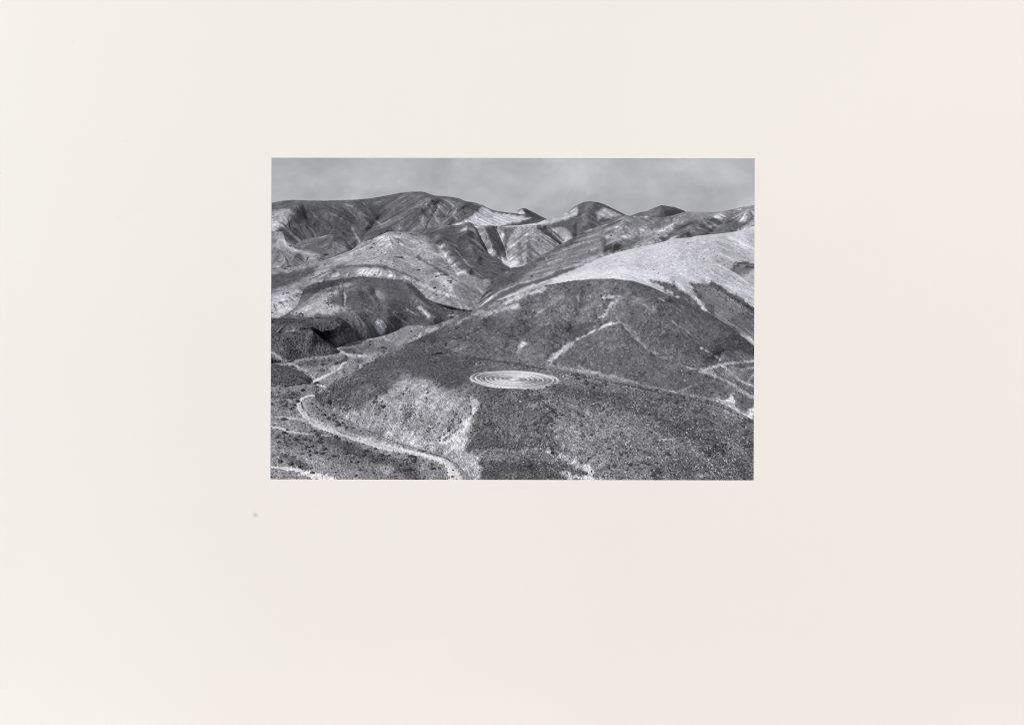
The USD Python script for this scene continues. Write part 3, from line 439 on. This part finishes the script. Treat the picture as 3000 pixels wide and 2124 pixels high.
PALE = plain('pale_cleared_earth', 0.44, var=0.35, size=0.35)
ROCKS = {k: plain(f'{k}_stone', a, var=0.3, size=0.5) for k, a in (('dark', 0.06), ('grey', 0.13), ('pale', 0.36))}

def ribbon(key, name, label, pts, mat, seed, kind='structure'):
    pts = np.array(pts, float)
    t = np.r_[0, np.cumsum(np.hypot(*np.diff(pts[:, :2], axis=0).T))]
    s = np.arange(0, t[-1], 2.5)
    from scipy.interpolate import PchipInterpolator
    x, y, w = (PchipInterpolator(t, pts[:, k])(s) for k in range(3))
    tx, ty = np.gradient(x), np.gradient(y); l = np.hypot(tx, ty); nx, ny = -ty / l, tx / l
    m = 9; rows = []
    w = 0.95 * w; wl = w * (1 + 1.6 * n2(s, s * 0, 9, seed, 4) + 1.2 * n2(s, s * 0, 45, seed + 5)); wr = w * (1 + 1.6 * n2(s, s * 0, 9, seed + 1, 4) + 1.2 * n2(s, s * 0, 45, seed + 6))
    for j in np.linspace(-1, 1, m):
        o = np.where(j < 0, j * wl, j * wr)
        p = at(key, x + nx * o, y + ny * o)
        p = p + (np.array([0, 0, EYE]) - p) / np.linalg.norm(np.array([0, 0, EYE]) - p, axis=1, keepdims=True) * (0.28 - 0.4 * abs(j) ** 6)
        rows.append(p)
    V = np.stack(rows, 1); n, _, _ = V.shape; idx = np.arange(n * m).reshape(n, m)
    f = np.concatenate([np.stack([idx[:-1, :-1], idx[1:, :-1], idx[1:, 1:]], -1).reshape(-1, 3), np.stack([idx[:-1, :-1], idx[1:, 1:], idx[:-1, 1:]], -1).reshape(-1, 3)])
    g = usdkit.mesh(stage, path(name), (V.reshape(-1, 3), f), mat, smooth=True)
    tag(g, label, None, None, kind); return g
ribbon('V', 'dry_riverbed', 'pale dry riverbed curving along the foot of the labyrinth spur',
  [(262,1110,3),(248,1115,5),(205,1122,6),(165,1138,8),(153,1166,10),(172,1201,12),(207,1236,15),(241,1257,19),(293,1281,17),(331,1295,11),(379,1313,9),(431,1326,11),(483,1340,12),(552,1357,15),(621,1371,14),(690,1388,14),(760,1405,15),(811,1422,17),(846,1443,21),(866,1470,28),(885,1508,36),(895,1545,44)], SAND, 1)
ribbon('V', 'dry_riverbed', 'thin upper hairpin of the dry riverbed beside the dark spur tip',
  [(372,968,3),(350,978,5),(340,995,5),(320,1007,3),(285,1026,5),(250,1042,6),(224,1056,7),(240,1070,6),(262,1078,4),(285,1087,2)], SAND, 2)
ribbon('V', 'footpath', 'thin pale track joining the wide riverbed from the left edge', [(0,1216,4),(21,1219,4),(121,1226,5),(200,1239,8),(235,1252,8)], SAND, 3)
ribbon('V', 'footpath', 'lower pale track narrowing along the near bank of the riverbed', [(0,1264,9),(21,1267,9),(69,1272,8),(103,1288,7),(172,1298,5),(276,1307,3),(365,1313,3)], SAND, 4)
ribbon('V', 'wash', 'pale sandy wash at the bottom left corner', [(0,1450,6),(21,1453,6),(121,1462,11),(193,1482,20),(259,1500,26),(310,1520,22),(370,1545,16)], SAND, 5)

# ------------------------------------------------------------------ labyrinth of pale rings on the spur
uH = UNITS['H']; PH = uH['P'].reshape(-1, 3)
near = (np.hypot(PH[:, 0], PH[:, 1] - 144.5) < 17)
ground = LinearNDInterpolator(PH[near][:, :2], gaussian_filter(uH['P'][..., 2], 1.0).reshape(-1)[near])
LX, LY = 0.64, 144.5
lab = UsdGeom.Xform.Define(stage, path('stone_labyrinth'))
tag(lab, 'labyrinth of pale concentric rings laid out on the dark spur', 'labyrinth')
def ring(r, hw, name, seed):
    n = max(60, int(r * 2 * math.pi / 0.16)); th = np.linspace(0, 2 * math.pi, n, endpoint=False)
    q = np.stack([np.cos(th), np.sin(th)], -1)
    def cyc(s, k): return meshkit.fbm(np.stack([q[:, 0] * r / s, q[:, 1] * r / s, th * 0 + k], -1), 3) - 0.5
    rc = r + 0.2 * cyc(3.0, seed); rows = []
    gap = np.ones(n)
    for g0 in (seed * 2.4 % 6.28, (seed * 3.7 + 1) % 6.28):
        gap *= 1 - 0.7 * np.exp(-((np.angle(np.exp(1j * (th - g0)))) * r / 0.45) ** 2)
    for j, hz in ((-1, -0.12), (-0.75, 0.05), (-0.3, 0.13), (0.3, 0.13), (0.75, 0.05), (1, -0.12)):
        rr = rc + j * hw * gap * (1 + 0.9 * cyc(0.5, seed + 9 + j)) 
        x, y = LX + q[:, 0] * rr, LY + q[:, 1] * rr
        rows.append(np.stack([x, y, ground(x, y) + 0.05 + hz + 0.05 * cyc(0.3, seed + 30 + j)], -1))
    V = np.stack(rows, 1); m = V.shape[1]; idx = np.arange(n * m).reshape(n, m); nx = np.roll(idx, -1, 0)
    f = np.concatenate([np.stack([idx[:, :-1], idx[:, 1:], nx[:, 1:]], -1).reshape(-1, 3), np.stack([idx[:, :-1], nx[:, 1:], nx[:, :-1]], -1).reshape(-1, 3)])
    usdkit.mesh(stage, path(name, str(lab.GetPath())), (V.reshape(-1, 3), f), PALE, smooth=True)
for i, r in enumerate((10.75, 9.55, 8.35, 7.15, 5.95, 4.75, 3.55, 2.35, 1.2)):
    ring(r, 0.25 if i else 0.36, 'ring', i + 1)
ring(0.45, 0.42, 'centre_patch', 8)

# ------------------------------------------------------------------ stones
def rock_mesh(seed, sub=1, flat=0.7, amp=0.35):
    m = trimesh.creation.icosphere(subdivisions=sub)
    d = 1 + amp * 2 * (meshkit.fbm(m.vertices * 1.3 + seed * 9.7, 2, seed) - 0.5)
    v = m.vertices * d[:, None] * np.array([1.0, 0.8, flat]); return trimesh.Trimesh(v, m.faces, process=False)
def ground_points(key, n, region=None, rng=RNG):
    u = UNITS[key]; Pt = u['P']
    pu = Pt[1:, 1:] - Pt[:-1, :-1]; pv = Pt[1:, :-1] - Pt[:-1, 1:]
    area = 0.5 * np.linalg.norm(np.cross(pu, pv), axis=-1)
    vis = (u['zy'][:-1, :-1] < 1525) & (u['zx'][:-1, :-1] > 10) & (u['zx'][:-1, :-1] < 2275)
    w = area * vis
    if region is not None: w = w * region(u['zx'][:-1, :-1], u['zy'][:-1, :-1], u['tone'][:-1, :-1])
    k = rng.choice(w.size, n, p=(w / w.sum()).ravel())
    r, c = np.divmod(k, w.shape[1]); a, b = rng.random(n)[:, None], rng.random(n)[:, None]
    return Pt[r, c] + a * (Pt[r, c + 1] - Pt[r, c]) + b * (Pt[r + 1, c] - Pt[r, c])
def scatter(name, label, keys, size, mats, region=None, seed=0):
    rng = np.random.default_rng(seed)
    pos = np.concatenate([ground_points(k, n, region, rng) for k, n in keys])
    inst = UsdGeom.PointInstancer.Define(stage, path(name)); protos = []
    for i, mk in enumerate(mats):
        m = usdkit.mesh(stage, f'{inst.GetPath()}/stone_{mk}_{i}' if False else path('stone', str(inst.GetPath())), rock_mesh(seed * 10 + i), ROCKS[mk]); protos.append(m.GetPath())
    inst.CreatePrototypesRel().SetTargets(protos)
    n = len(pos)
    inst.CreateProtoIndicesAttr(Vt.IntArray.FromNumpy(rng.integers(0, len(mats), n).astype(np.int32)))
    sc = np.clip(size * np.exp(0.45 * rng.standard_normal(n)), size * 0.4, size * 3.2)
    pos[:, 2] += sc * 0.15
    inst.CreatePositionsAttr(Vt.Vec3fArray.FromNumpy(pos.astype(np.float32)))
    inst.CreateScalesAttr(Vt.Vec3fArray.FromNumpy((sc[:, None] * rng.uniform(0.7, 1.2, (n, 3))).astype(np.float32)))
    th = rng.uniform(0, math.pi, n)
    inst.CreateOrientationsAttr(Vt.QuathArray([Gf.Quath(float(math.cos(t)), 0.0, 0.0, float(math.sin(t))) for t in th]))
    tag(inst, label, 'stones', None, 'stuff')
def off_lab(zx, zy, tn): return (np.hypot((zx - 1151) / 215, (zy - 1047) / 43) > 1).astype(float)
def on_dark(zx, zy, tn): return off_lab(zx, zy, tn) * np.clip(1.5 - tn * 6, 0.03, 1) * (0.25 + smooth(-0.15, 0.2, n2(zx, zy, 70, 78)))
def on_right(zx, zy, tn): return off_lab(zx, zy, tn) * smooth(1000, 1400, zx) * (0.25 + smooth(0.0, 0.4, n2(zx, zy, 90, 77) + 0.2))
scatter('scattered_stones', 'dark loose stones littering the spur and the domed hill', [('H', 34000), ('F', 15000), ('F2', 6000), ('J1', 1200), ('J2', 2600), ('J4', 1400)], 0.1, ['dark', 'dark', 'grey'], on_dark, 1)
scatter('scattered_stones', 'larger dark stones clustered in bands across the near slope', [('H', 3200), ('F', 1300), ('F2', 500)], 0.22, ['dark', 'grey', 'dark'], lambda x, y, t: off_lab(x, y, t) * smooth(0.02, 0.2, n2(x, y, 60, 91, 4)) * np.clip(1.2 - t * 6, 0, 1), 5)
scatter('scattered_stones', 'pale loose stones speckling the right of the near slope', [('H', 9000), ('F', 2500)], 0.085, ['pale', 'pale', 'grey'], on_right, 2)
scatter('scattered_stones', 'dark scrub clumps and stones on the low banks at the bend of the valley', [('V', 2600)], 0.3, ['dark', 'dark', 'grey'], lambda x, y, t: (y < 1190) * smooth(-0.02, 0.16, n2(x, y, 40, 95, 4)) * np.clip(1.5 - t * 5, 0, 1), 6)
scatter('scattered_stones', 'dark pebbles over the valley floor and the river banks', [('V', 9000)], 0.11, ['dark', 'grey', 'dark'], lambda x, y, t: np.clip(1.6 - t * 5, 0.05, 1), 3)

scatter('scattered_stones', 'dark ledge stones breaking the pale bedrock of the middle hills', [('L', 260), ('D', 200), ('M', 110), ('N1', 50)], 0.55, ['dark', 'grey'], lambda x, y, t: smooth(0.16, 0.28, t) * smooth(0.0, 0.2, n2(x, y * 3, 50, 97, 4)), 7)
scatter('scattered_stones', 'small dark stones dotted over the bright sandy hill and its gravel lobes', [('E', 2400)], 0.2, ['dark', 'grey'], lambda x, y, t: smooth(-0.05, 0.2, n2(x, y, 60, 98, 4)) * (0.04 + smooth(0.3, 0.12, t) * 3) * smooth(1450, 1800, x), 8)
scatter('scattered_stones', 'small dark stones on the dark domed hill of the left middle distance', [('K', 1500)], 0.32, ['dark', 'grey'], lambda x, y, t: smooth(-0.02, 0.2, n2(x, y, 50, 99, 4)), 9)

def place(prim, pos, scale, rz):
    prim.AddTranslateOp().Set(Gf.Vec3d(*map(float, pos))); prim.AddRotateZOp().Set(float(rz)); prim.AddScaleOp().Set(Gf.Vec3f(*map(float, scale)))
CLS = UsdGeom.Scope.Define(stage, '/World/Looks/shapes') if False else None
band = np.random.default_rng(21)
BANDS = [([(240,1300),(420,1380),(560,1430),(680,1500)], 18, 'dark boulder in the long dark band down the middle of the near bank'), ([(60,1330),(300,1370),(430,1440)], 20, 'dark boulder on the left of the near bank under the lower pale track'),
         ([(60,1400),(200,1470)], 10, 'dark boulder beside the pale wash in the bottom left corner'), ([(260,1190),(340,1260),(400,1300)], 12, 'dark boulder between the riverbed and the foot of the scree slope'),
         ([(600,1390),(760,1430),(840,1490)], 18, 'dark boulder on the near edge of the riverbed towards the bottom of the view')]
def in_bands(zx, zy, tn):
    d = np.minimum.reduce([seg_dist(zx, zy, b_) - w_ for b_, w_, _ in BANDS])
    return (smooth(25, 0, d) + 0.06) * (zy > 1150) * (seg_dist(zx, zy, [(241,1257),(431,1326),(621,1371),(811,1422),(866,1470),(890,1520)]) > 16)
firsts = {}
pts = ground_points('V', 230, in_bands, band)
for i, p in enumerate(pts):
    k = i % 5; s = float(np.clip(0.27 * math.exp(0.45 * band.standard_normal()), 0.14, 0.7))
    x = UsdGeom.Xform.Define(stage, path('boulder'))
    if k not in firsts:
        usdkit.mesh(stage, f'{x.GetPath()}/rock', rock_mesh(40 + k, 2, 0.75), ROCKS['dark']); firsts[k] = x
    else:
        x.GetPrim().GetReferences().AddInternalReference(firsts[k].GetPath()); x.GetPrim().SetInstanceable(True)
    x.ClearXformOpOrder()
    place(x, p + np.array([0, 0, 0.2 * s]), (s, s, s), band.uniform(0, 360))
    sx_, sy_ = CX + p[0] / p[1] * F, CY + (EYE - p[2]) / p[1] * F
    lb = min(BANDS, key=lambda q: float(seg_dist(np.array([sx_]), np.array([sy_]), q[0])[0]))[2]
    tag(x, lb, 'boulder', lb.replace('dark boulder', 'dark boulders'))

# ------------------------------------------------------------------ single outcrops and shrubs
def outcrop(key, zx, zy, w, label, mats, n=4, tall=0.45, name='rock_outcrop', seed=0, spread=1.0):
    rng = np.random.default_rng(100 + seed); p = at(key, zx, zy)[0]; size = w / F * p[1]
    x = UsdGeom.Xform.Define(stage, path(name)); x.AddTranslateOp().Set(Gf.Vec3d(*map(float, p))); tag(x, label, 'rock outcrop' if name == 'rock_outcrop' else 'boulder')
    for i in range(n):
        m = rock_mesh(seed * 7 + i, 2, tall, 0.5); s = size * (0.24 if n > 1 else 0.5) * rng.uniform(0.7, 1.15)
        off = np.array([(i / max(n - 1, 1) - 0.5) * size * 0.75 * spread, rng.uniform(-0.15, 0.15) * size, rng.uniform(-0.05, 0.18) * size * tall])
        if n == 1: off *= 0
        v = m.vertices * s @ trimesh.transformations.rotation_matrix(rng.uniform(-0.5, 0.5), [0, 0, 1])[:3, :3].T + off
        usdkit.mesh(stage, path('block', str(x.GetPath())), trimesh.Trimesh(v, m.faces, process=False), ROCKS[mats[i % len(mats)]])
outcrop('H', 780, 1268, 36, 'flat pale boulder jutting from the scree slope left of the fan', ['pale', 'dark'], 2, 0.5, seed=1)
outcrop('E', 2212, 526, 84, 'grey weathered outcrop high on the bright sandy hill', ['grey', 'dark', 'grey', 'dark', 'grey'], 6, 0.6, seed=2)
outcrop('L', 612, 481, 48, 'dark broken ledge across the face of the pale mound', ['dark', 'grey', 'dark'], 5, 0.2, seed=3)
outcrop('L', 745, 496, 34, 'small dark ledge right of the longest ledge on the pale mound', ['dark', 'grey'], 4, 0.3, seed=4)
outcrop('L', 700, 540, 24, 'dark knob at the lower rim of the pale mound', ['dark', 'grey'], 3, 0.4, seed=5)
outcrop('L', 820, 563, 26, 'black pointed rock at the top of the pale scar above the valley', ['dark'], 3, 0.6, seed=6)
outcrop('L', 856, 592, 34, 'rounded grey boulder with a dark hollow in the pale scar', ['grey', 'dark', 'pale'], 3, 0.5, seed=7)
outcrop('L', 1000, 580, 26, 'dark rock in a pale patch just above the valley bottom', ['dark', 'grey'], 3, 0.5, seed=8)
outcrop('K', 866, 757, 46, 'cluster of pale and dark blocks at the right foot of the dark domed hill', ['pale', 'dark', 'pale', 'grey'], 5, 0.6, seed=9)
outcrop('N2', 290, 468, 40, 'black ledge under the small dark hump', ['dark'], 4, 0.25, seed=10)  # black comes from the dark stone of its blocks
outcrop('L', 258, 563, 22, 'black hollowed rock beside the pale streak left of the domed hill', ['dark'], 2, 0.45, seed=11)
outcrop('D', 1440, 508, 40, 'thin dark ledge on the pale lower part of the rocky slope', ['dark', 'grey'], 4, 0.18, seed=12)
outcrop('E', 1965, 416, 34, 'thin dark crescent ledge near the top edge of the sandy hill', ['dark', 'grey'], 4, 0.16, seed=13)
outcrop('H', 1855, 1325, 40, 'pale rock slab with a dark edge on the near right slope', ['pale', 'pale', 'dark'], 4, 0.3, seed=15)
outcrop('M', 1120, 492, 40, 'dark ledge near the foot of the fluted plateau front', ['dark', 'grey'], 4, 0.16, seed=16)

def shrub(key, zx, zy, w, label, seed):
    rng = np.random.default_rng(seed); p = at(key, zx, zy)[0]; R = w / F * p[1] / 2
    x = UsdGeom.Xform.Define(stage, path('shrub')); x.AddTranslateOp().Set(Gf.Vec3d(*map(float, p))); tag(x, label, 'shrub')
    n = 900; d = rng.standard_normal((n, 3)); d /= np.linalg.norm(d, axis=1, keepdims=True); d[:, 2] = np.abs(d[:, 2])
    c = d * R * (rng.random((n, 1)) ** 0.4) * np.array([1, 1, 0.85]) * (0.75 + 0.5 * meshkit.noise(d * 2 + seed)[:, None]) + np.array([0, 0, R * 0.1])
    u = rng.standard_normal((n, 3)); u /= np.linalg.norm(u, axis=1, keepdims=True); w_ = np.cross(u, d); w_ /= np.linalg.norm(w_, axis=1, keepdims=True)
    s = R * 0.16
    V = np.stack([c - u * s, c + u * s, c + w_ * s * 0.8], 1).reshape(-1, 3)
    usdkit.mesh(stage, f'{x.GetPath()}/crown', (V, np.arange(3 * n).reshape(-1, 3)), LEAF)
    parts = [trimesh.creation.cylinder(R * 0.05, segment=[(0, 0, -0.1), tuple(np.array([math.cos(a_), math.sin(a_), 1.2]) * R * 0.5)], sections=6) for a_ in np.linspace(0, 5, 5)]
    usdkit.mesh(stage, f'{x.GetPath()}/stem', trimesh.util.concatenate(parts), ROCKS['dark'])
LEAF = plain('dry_shrub_leaf', 0.035, var=0.3, size=0.3)
shrub('H', 300, 1158, 36, 'large dark round shrub alone at the foot of the labyrinth spur', 1)
shrub('V', 146, 1152, 22, 'dark shrub at the outside of the sharp riverbed bend', 2)
shrub('V', 132, 1168, 15, 'smaller dark shrub left of the riverbed bend', 3)
shrub('V', 170, 1100, 20, 'dark shrub above the riverbed bend near the spur tip', 4)
shrub('H', 1325, 1390, 18, 'dark shrub on the pale terrace below the near front slope', 5)
shrub('H', 1338, 1412, 12, 'low dark shrub at the lower edge of the pale terrace', 6)

# ------------------------------------------------------------------ ground under the eye and out to the horizon
def sheet(name, xs, ys, zf, mat, tone, label):
    X, Y = np.meshgrid(xs, ys); Zz = zf(X, Y); r, c = X.shape; idx = np.arange(r * c).reshape(r, c)
    f = np.concatenate([np.stack([idx[:-1, :-1], idx[:-1, 1:], idx[1:, 1:]], -1).reshape(-1, 3), np.stack([idx[:-1, :-1], idx[1:, 1:], idx[1:, :-1]], -1).reshape(-1, 3)])
    m = usdkit.mesh(stage, path(name), (np.stack([X, Y, Zz], -1).reshape(-1, 3), f), mat, smooth=True)
    tn = (tone * np.exp(0.8 * n2(X, Y, 12, 3))).reshape(-1, 1) * TINT
    UsdGeom.PrimvarsAPI(m).CreatePrimvar('tone', Sdf.ValueTypeNames.Color3fArray, 'vertex').Set(Vt.Vec3fArray.FromNumpy(tn.astype(np.float32)))
    tag(m, label, None, None, 'structure')
def hillside(X, Y):
    z = np.interp(Y, [-300, -60, 0, 3, 10, 28, 60, 98, 112, 140], [88, 70, 58.2, 55.5, 49.8, 35.5, 31, 22.3, 19.2, 15])
    return z + 0.9 * n2(X, Y, 6, 4) * np.clip(Y - 20, 0, 20) / 20
sheet('hillside', np.linspace(-260, 260, 241), np.linspace(-200, 125, 150), hillside, GM['near'], 0.26, 'steep stony hillside below the viewpoint')
sheet('desert_ground', np.linspace(-9000, 9000, 61), np.linspace(-9000, 9000, 61), lambda X, Y: X * 0 + 12.0, GM['far'], 0.15, 'grey desert ground running out to the horizon')

# ------------------------------------------------------------------ mount board with its rectangular opening
BY = 28.0
def bxz(px, py): return ((px - 1500) / 1713 * BY, EYE - (py - 780) / 1713 * BY)
outer = [bxz(-420, -70), bxz(3420, -70), bxz(3420, 2260), bxz(-420, 2260)]
hole = [bxz(795.5, 463), bxz(2212, 465), bxz(2209, 1408), bxz(792, 1405)]
bm = trimesh.creation.extrude_polygon(Polygon(outer, [hole]), 0.04, engine='earcut')
v = bm.vertices.copy(); bm.vertices = np.stack([v[:, 0], BY + v[:, 2], v[:, 1]], -1); bm.invert()
st = {'g': ('geometry', {}), 'sx': ('separate_xyz', {}), 'mx': ('map_range', {'from_min': -24.5, 'from_max': 24.5, 'clamp': True}), 'mz': ('map_range', {'from_min': EYE - 22.0, 'from_max': EYE + 12.8, 'clamp': True}), 'rx': ('rgb_ramp', {'ramp': [(0, (1.035, 1.045, 1.06)), (0.22, (1.0, 1.003, 1.005)), (0.6, (0.99, 0.99, 0.985)), (1, (1.024, 1.012, 1.008))]}), 'rz': ('rgb_ramp', {'ramp': [(0, (1.052, 1.05, 1.056)), (0.5, (1.01, 1.005, 1.01)), (1, (0.995, 1.0, 0.99))]}), 'a2': ('mix_color', {'blend_type': 'multiply', 'fac': 1.0, 'use_clamp': False}), 'a3': ('mix_color', {'blend_type': 'multiply', 'fac': 1.0, 'use_clamp': False}), 'n': ('noise_texture', {'scale': 0.08, 'detail': 3.0}), 'n2': ('noise_texture', {'scale': 15.0, 'detail': 3.0}),
      'r': ('rgb_ramp', {'ramp': [(0.25, (0.776, 0.753, 0.708)), (0.5, (0.768, 0.744, 0.698)), (0.75, (0.778, 0.746, 0.703))]}),
      'r2': ('rgb_ramp', {'ramp': [(0.3, (0.985, 0.985, 0.985)), (0.7, (1.01, 1.01, 1.01))]}),
      'a': ('mix_color', {'blend_type': 'multiply', 'fac': 1.0, 'use_clamp': False}), 'p': ('principled_bsdf', {'roughness': 0.9, 'specular_ior_level': 0.1})}
lk = [('g.position', 'n.vector'), ('g.position', 'n2.vector'), ('n.fac', 'r.fac'), ('n2.fac', 'r2.fac'), ('r.color', 'a.a'), ('r2.color', 'a.b')]
lk += [('g.position', 'sx.vector'), ('sx.x', 'mx.value'), ('sx.z', 'mz.value'), ('mx.result', 'rx.fac'), ('mz.result', 'rz.fac'), ('a.result', 'a2.a'), ('rx.color', 'a2.b'), ('a2.result', 'a3.a'), ('rz.color', 'a3.b')]
prev = 'a3.result'
for i, (px, py, rad, dark) in enumerate([(748, 1508, 11, 0.72), (368, 415, 7, 0.95), (215, 123, 8, 0.95), (0, 508, 4, 0.8), (1543, 1727, 8, 0.97), (345, 640, 9, 0.975)]):
    x, z = bxz(px, py)
    st[f'd{i}'] = ('vector_math', {'math_type': 'distance', 'vector2': (x, BY, z)})
    st[f'm{i}'] = ('map_range', {'range_type': 'smoothstep', 'from_min': 0.0, 'from_max': rad / 1713 * BY, 'to_min': dark, 'to_max': 1.0, 'clamp': True})
    st[f'x{i}'] = ('mix_color', {'blend_type': 'multiply', 'fac': 1.0, 'use_clamp': False})
    lk += [('g.position', f'd{i}.vector1'), (f'd{i}.value', f'm{i}.value'), (prev, f'x{i}.a'), (f'm{i}.result', f'x{i}.b')]
    prev = f'x{i}.result'
lk.append((prev, 'p.base_color'))
board_mat = usdkit.material(stage, '/World/Looks/mount_board', st, lk, surface='p.BSDF')
b = usdkit.mesh(stage, path('mount_board'), bm, board_mat)
tag(b, 'wide cream mount board with faint stains around the landscape opening', 'mount board')
